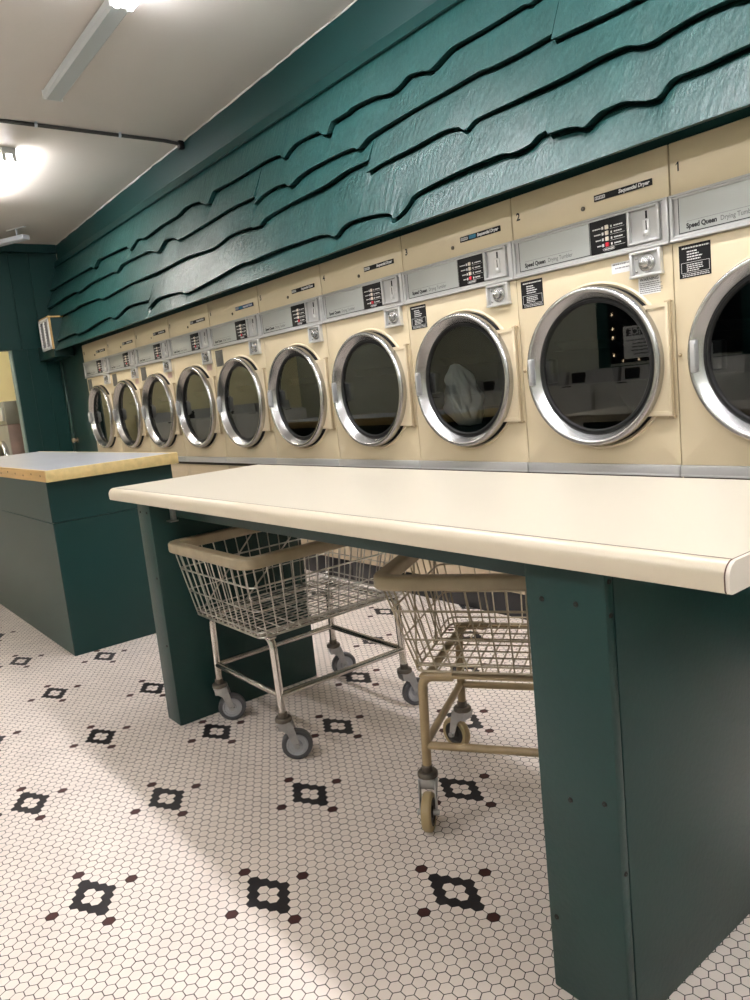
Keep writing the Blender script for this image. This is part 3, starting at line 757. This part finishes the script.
def cart(label, loc, rz, rim, bot, legs, wheels, zf, zr, mw, ml, mf, mt, mh, flat=False, back_low=False, vs_=.040):
    t = thing('laundry_cart', label, 'laundry cart', loc, rz, 'wire laundry carts under the table')
    x0, x1, y0, y1 = rim; a0, a1, b0, b1 = bot
    wr = .0023; bk = MB()
    lerp = lambda f: (a0 + (x0 - a0) * f, a1 + (x1 - a1) * f, b0 + (y0 - b0) * f, b1 + (y1 - b1) * f, zf + (zr - zf) * f)
    for f, r in ((0, .0034), (.07, .0024), (.36, .0024), (.68, .0030), (.98, .0032)):
        X0_, X1_, Y0_, Y1_, Z = lerp(f); bk.path(ring_path(X0_, X1_, Y0_, Y1_, Z, .028), r, 6, closed=True)
    def side(p, q, P, Q):        # bottom p->q, top P->Q
        p, q, P, Q = map(Vector, (p, q, P, Q)); n = max(3, round((q - p).length / vs_))
        for k in range(n + 1):
            s_ = k / n; lo = p.lerp(q, s_); hi = P.lerp(Q, s_); bk.path([lo, hi], wr, 5)
    g = .020
    side((a0 + g, b0, zf), (a1 - g, b0, zf), (x0 + g, y0, zr), (x1 - g, y0, zr))
    side((a0 + g, b1, zf), (a1 - g, b1, zf), (x0 + g, y1, zr), (x1 - g, y1, zr))
    side((a0, b0 + g, zf), (a0, b1 - g, zf), (x0, y0 + g, zr), (x0, y1 - g, zr))
    side((a1, b0 + g, zf), (a1, b1 - g, zf), (x1, y0 + g, zr), (x1, y1 - g, zr))
    n = round((a1 - a0) / .030)
    for k in range(1, n): X = a0 + (a1 - a0) * k / n; bk.path([(X, b0, zf), (X, b1, zf)], wr, 5)
    n = round((b1 - b0) / .050)
    for k in range(1, n): Y = b0 + (b1 - b0) * k / n; bk.path([(a0, Y, zf + .003), (a1, Y, zf + .003)], wr, 5)
    # diagonal stiffeners on one flank
    bk.path([(a0 + (x0 - a0) * .02, b0 + .02, zf), (x0 - .0, b0 + .30, zr)], .003, 5); bk.path([(a0, b0 + .20, zf), (x0, b0 + .52, zr)], .003, 5)
    bk.build('basket', mw, t)
    bp = MB(); band(bp, ring_path(x0, x1, y0, y1, zr, .045, 6), .042, .036); bp.build('bumper', M['bumper'], t)
    # frame: legs, lower rails, bars under the basket
    (fx0, fx1, fy0, fy1) = legs; zl = .175
    cs = [(fx0, fy0), (fx1, fy0), (fx1, fy1), (fx0, fy1)]; cxm = (fx0 + fx1) / 2
    for (x, y) in cs:
        sgn = 1 if x < cxm else -1
        pth = [Vector((x, y, .150))] + [p for p in arc_corner((x, y, .15), (x + sgn * .010, y, zf - .016), (x + sgn * .09, y, zf - .014), .035, 6)] + [Vector((x + sgn * .09, y, zf - .014))]
        lo = MB().path(pth, .0125, 12).build('leg', ml, t)
    r_ = .0105; zz = .215
    for (p, q) in ((0, 1), (1, 2), (2, 3), (3, 0)):
        MB().path([(cs[p][0], cs[p][1], zz), (cs[q][0], cs[q][1], zz)], r_, 10).build('rail', ml, t)
    ub = MB()
    for x in (fx0 + .03, fx1 - .03): ub.box(x - .012, x + .012, b0 + .01, b1 - .01, zf - .010, zf - .004, .001, 1)
    for y in (fy0, fy1): ub.box(a0 + .01, a1 - .01, y - .012, y + .012, zf - .016, zf - .010, .001, 1)
    ub.build('basket_support', ml, t)
    for (x, y), an in zip(cs, wheels): caster(t, x, y, an - rz, mf, mt, mh)
    return t
# chrome cart: square to the table, by its left support
ox, oy = -2.235, 1.34
cart('chrome wire laundry cart with grey wheels, left of the two under the folding table', (ox, oy, 0), 0,
     (-2.512 - ox, -1.965 - ox, 1.010 - oy, 1.69 - oy), (-2.468 - ox, -2.005 - ox, 1.05 - oy, 1.63 - oy),
     (-2.455 - ox, -2.015 - ox, 1.095 - oy, 1.60 - oy), [math.atan2(.85, .5), math.atan2(.85, .55), math.atan2(.9, .2), math.atan2(.9, .3)],
     .415, .662, M['wire'], M['leg_chrome'], (M['zinc_dark'], M['zinc']), M['tyre_grey'], M['hub_grey'])
# tan cart: turned, partly behind the near support
a = math.radians(32); ox, oy = -1.42, 1.17
cart('tan-painted wire laundry cart with tan-tyred wheels, turned at an angle behind the near support', (ox, oy, 0), a,
     (-.078, .56, -.018, .50), (-.005, .50, -.005, .37), (.0, .46, .0, .395),
     [math.atan2(-.78, .62), math.atan2(-.5, .8), math.atan2(.2, .9), math.atan2(-.08, -.96)],
     .418, .652, M['wire_tan'], M['frame_tan'], (M['zinc_dark'], M['zinc']), M['tyre_tan'], M['hub_dark'])

# ------------------------------------------------------------------ ceiling fixtures
def tube_fixture(label, x0, x1, y, tubes, along='x', drop=0., group='fluorescent ceiling fixtures'):
    L_ = (x1 - x0); cx = (x0 + x1) / 2
    t = thing('fluorescent_fixture', label, 'ceiling light', (cx, y, zceil(cx) - drop - .001), 0, group)
    t.rotation_euler = (0, -.018, 0)
    h = L_ / 2
    hs = MB(); hs.box(-h, h, -.05, .05, -.045 if tubes != 'lens' else -.02, 0, .006); t_h = hs.build('housing', M['fixture'], t)
    if tubes == 'lens':
        for sx in (-1, 1):
            MB().box(min(sx * (h + .003), sx * (h - .006)), max(sx * (h + .003), sx * (h - .006)), -.060, .060, -.060, -.004, .004).build('end_cap', M['fixture'], t)
        l = MB(); pr = [(-.058, -.020), (-.054, -.045), (-.040, -.058), (.040, -.058), (.054, -.045), (.058, -.020)]
        l.extrude_x(pr, -h + .004, h - .004); l.build('lens', M['lens'], t)
        return t
    for sx in (-1, 1):
        for yy in (-.034, .034):
            s_ = MB(); s_.box(sx * (h - .012) - .009, sx * (h - .012) + .009, yy - .013, yy + .013, -.095, -.045, .003); s_.build('socket', M['fixture'], t)
    for yy, m in zip((-.034, .034), tubes):
        tb = MB(); tb.path([(-h + .02, yy, -.078), (h - .02, yy, -.078)], .0165, 16); tb.build('tube', M[m], t)
    return t
cc = ('tube_cool', 'tube_cool'); wc = ('tube_warm', 'tube_cool')
tube_fixture('unlit strip light with milky lens on the ceiling, in line before the glaring one', -4.96, -3.78, 1.66, 'lens')
tube_fixture('glaring bare-tube strip light at the top picture edge', -3.74, -2.52, 1.645, cc)
tube_fixture('warm glaring bare-tube strip light at the left picture edge, beyond the conduit', -7.22, -6.0, 1.64, wc)
tube_fixture('lit strip light over the table, out of frame above', -2.0, -.78, 1.645, cc)
tube_fixture('lit strip light past the near end of the table, out of frame', -.55, .67, 1.645, cc)
tube_fixture('added strip light out of frame at the right-hand end, brightening the table end panel', .74, 1.92, 1.645, cc)  # unseen lamp added to light the table end panel from the right
tube_fixture('lit strip light over the washer aisle, out of frame to the left', -3.2, -1.98, -1.3, cc)
tube_fixture('lit strip light over the aisle behind the viewer', -.6, .62, -1.3, cc)
tube_fixture('lit strip light over the aisle on the washer side', -6.6, -5.38, -1.2, wc)
tube_fixture('unseen strip light added to light the room beyond the opening', -10.9, -9.7, .9, wc)  # unseen lamp, put in so the room beyond is lit
tube_fixture('second unseen strip light added to brighten the room beyond the opening', -10.9, -9.7, -1.3, cc)  # extra unseen lamp, added to make the room beyond brighter
# small unlit fixture hung by stems near the far corner
t = thing('hanging_fixture', 'small grey unlit strip light hung on stems near the far corner', 'ceiling light', (-8.44, 2.085, zceil(-8.44)), math.radians(28), 'fluorescent ceiling fixtures')
hs = MB(); hs.box(-.36, .36, -.045, .045, -.125, -.080, .008); hs.build('housing', M['galv'], t)
for x in (-.22, .24):
    MB().path([(x, 0, -.085), (x, 0, 0)], .008, 8).build('stem', M['galv'], t)
MB().box(.12, .36, -.012, .012, -.010, 0, .002).build('mount_plate', M['fixture'], t)

# conduit across the ceiling
t = thing('ceiling_conduit', 'dark conduit pipe clipped across the ceiling to the green header', 'pipe', (-5.50, 0, zceil(-5.5)))
MB().path([(0, -2.59, -.014), (0, 2.60, -.014), (0, 2.70, -.020), (0, 2.735, -.030)], .0125, 12).build('pipe', M['conduit'], t)
for y in (-1.2, -.1, .7, 1.70, 2.27):
    c = MB(); c.lathe([(.0150, -.010), (.0165, 0), (.0150, .010)], (0, y, -.014), 'y', 14); c.box(-.030, .030, y - .008, y + .008, -.003, 0, .001); c.build('clamp', M['galv'], t)
MB().box(-.022, .022, 2.715, 2.757, -.060, -.002, .004).build('end_fitting', M['black'], t)

# ------------------------------------------------------------------ grille box on the siding
t = thing('grille_box', 'white grille-fronted wooden box fixed to the siding near the far corner', 'wall vent', (-8.485, 2.40, 1.875))
for s_ in (-1, 1):
    b = MB(); x = s_ * .155
    P = [(.004, .004), (.004, .318), (.138, .318), (.048, .004)]
    vs = [(x - .007, y, z) for y, z in P] + [(x + .007, y, z) for y, z in P]
    b.add(vs, [(0, 1, 2, 3), (7, 6, 5, 4)] + [(i, (i + 1) % 4, 4 + (i + 1) % 4, 4 + i) for i in range(4)])
    b.build('side_board', M['teal_dark'], t)
MB().box(-.172, .172, -.012, .142, .318, .336, .002).build('top_board', M['wood2'], t)
e = MB(); e.box(.150, .166, -.010, .012, 0, .318, .002); e.build('corner_strip', M['wood2'], t)
f = MB()
for a0_, a1_, c0_, c1_ in ((-.166, .166, .288, .318), (-.166, .166, 0, .030), (-.166, -.138, 0, .318), (.138, .166, 0, .318), (-.014, .014, 0, .318)):
    f.box(a0_, a1_, -.024, -.010, c0_, c1_, .003)
f.build('front_frame', M['white_frame'], t)
g = MB(); g.box(-.14, .14, -.012, -.004, .02, .30)
for k in range(9): g.box(-.14, .14, -.018, -.010, .036 + k * .028, .046 + k * .028, .002, 1)
g.build('grille', M['grille'], t)

# ------------------------------------------------------------------ washers
def front_washer(label, loc, rz):
    t = thing('front_load_washer', label, 'washing machine', loc, rz)
    w_ = .35; b = MB(); b.box(-w_, w_, 0, .72, 0, 1.15, .012)
    b.build('body', M['brown_metal'], t)
    fp = MB(); fp.box(-w_ + .004, w_ - .004, -.006, .004, .02, 1.14, .004); fp.build('front_panel', M['grey_metal'], t)
    c = MB(); c.box(-w_, w_, -.01, .72, 1.15, 1.43, .01); co = c.build('console', M['grey_metal'], t)
    k = MB(); k.box(.12, .30, -.03, -.008, 1.20, 1.36, .006); k.build('coin_box', M['silver'], co)
    d = MB(); d.lathe([(.255, 0), (.258, -.03), (.250, -.055), (.235, -.060), (.20, -.03), (.195, -.02)], (0, -.006, .70), 'y', 56); do = d.build('door', M['chrome'], t, sharp=60)
    g = MB(); g.lathe([(.20, -.028), (.16, -.05), (.08, -.066), (.001, -.07)], (0, -.006, .70), 'y', 40); g.build('glass', M['black'], do)
    h = MB(); h.box(.215, .25, -.075, -.05, .62, .78, .006); h.build('door_handle', M['chrome'], do)
    return t
front_washer('tall grey front-load washer seen through the opening at the left edge', (-10.42, 2.22, 0), 0)
def top_washer(label, loc, rz, grp):
    t = thing('top_load_washer', label, 'washing machine', loc, rz, grp)
    MB().box(-.335, .335, 0, .66, .02, .92, .012).build('body', M['white_enamel'], t)
    l = MB(); l.box(-.30, .30, .03, .50, .92, .935, .005); lo = l.build('lid', M['white_enamel'], t)
    MB().box(-.06, .06, .022, .034, .921, .934, .002).build('lid_handle', M['black'], lo)
    c = MB(); P = [(.50, .92), (.54, 1.09), (.66, 1.09), (.66, .92)]; c.extrude_x(P, -.335, .335); co = c.build('console', M['silver'], t)
    p = MB(); p.box(.10, .28, .500, .530, .95, 1.07, .004); p.build('coin_box', M['black'], co)
    MB().box(-.33, .33, .03, .64, 0, .02).build('base', M['black'], t)
    return t
ords = ['nearest the window side', 'second', 'third', 'fourth', 'fifth', 'sixth']
for k in range(6):
    top_washer('white top-load washer against the opposite wall, %s of the row' % ords[k], (-4.0 - k * .72, -1.9, 0), PI, 'washers on the opposite wall')
for k in range(4):
    top_washer('white top-load washer on the yellow wall beyond the opening, %s from the left' % ('first', 'second', 'third', 'fourth')[k], (-11.30, -1.9 + k * .72, 0), PI / 2, 'washers beyond the opening')

# window at night with a string of bulbs and a notice, reflected in the dryer glass
w = MB()
for a0_, a1_, c0_, c1_ in ((-5.44, -5.30, 1.05, 2.35), (-3.75, -3.63, 1.05, 2.35), (-5.44, -3.63, 2.27, 2.35), (-5.44, -3.63, 1.05, 1.10)):
    w.box(a0_, a1_, -2.60, -2.555, c0_, c1_, .004)
wo = w.build('window_1', M['green_flat']); structure(wo)
MB().box(-5.30, -3.75, -2.598, -2.585, 1.13, 2.27).build('window_pane', M['night'], wo)
bulbs = [(-5.24, z) for z in (1.22, 1.42, 1.52, 1.68, 1.90)] + [(x, 1.15) for x in (-5.12, -4.92, -4.72, -4.5, -4.25)]
for k, (x, z) in enumerate(bulbs):
    o = MB(); o.lathe([(.001, -.013), (.007, -.009), (.010, 0), (.007, .010), (.005, .022), (.001, .022)], (0, 0, 0), 'z', 12)
    ob = o.build('string_bulb', M['bulb'], loc=(x, -2.572, z)); tag(ob, 'small warm string bulb at the dark window, seen mirrored in dryer 2', 'light bulb', 'string bulbs at the dark window')
sg = thing('notice_sign', 'white NOTICE sign in the dark window, seen mirrored in dryer 2', 'sign', (-4.84, -2.568, 1.17), PI)
MB().box(-.26, .26, -.006, .006, 0, .36, .002).build('board', M['sticker'], sg)
MB().box(-.22, .22, -.0075, -.006, .25, .335).build('title_bar', M['black_ink'], sg)
text_mb('NOTICE', .10, 0, .262, -.0085, bold=.002, align='CENTER').build('lettering', M['white_ink'], sg)
ik = MB(); ink_lines(ik, -.21, .21, .03, .22, 5, 21, -.0062, 1.1); ik.build('printed_lines', M['grey_ink'], sg)

# ------------------------------------------------------------------ world + view
wd = bpy.data.worlds.new('World'); SC.world = wd; wd.use_nodes = True
wd.node_tree.nodes['Background'].inputs[0].default_value = (.55, .58, .62, 1)
wd.node_tree.nodes['Background'].inputs[1].default_value = .05
vs = SC.view_settings; vs.view_transform = 'Standard'; vs.look = 'None'; vs.gamma = 1; vs.use_curve_mapping = False
vs.exposure = 0.65
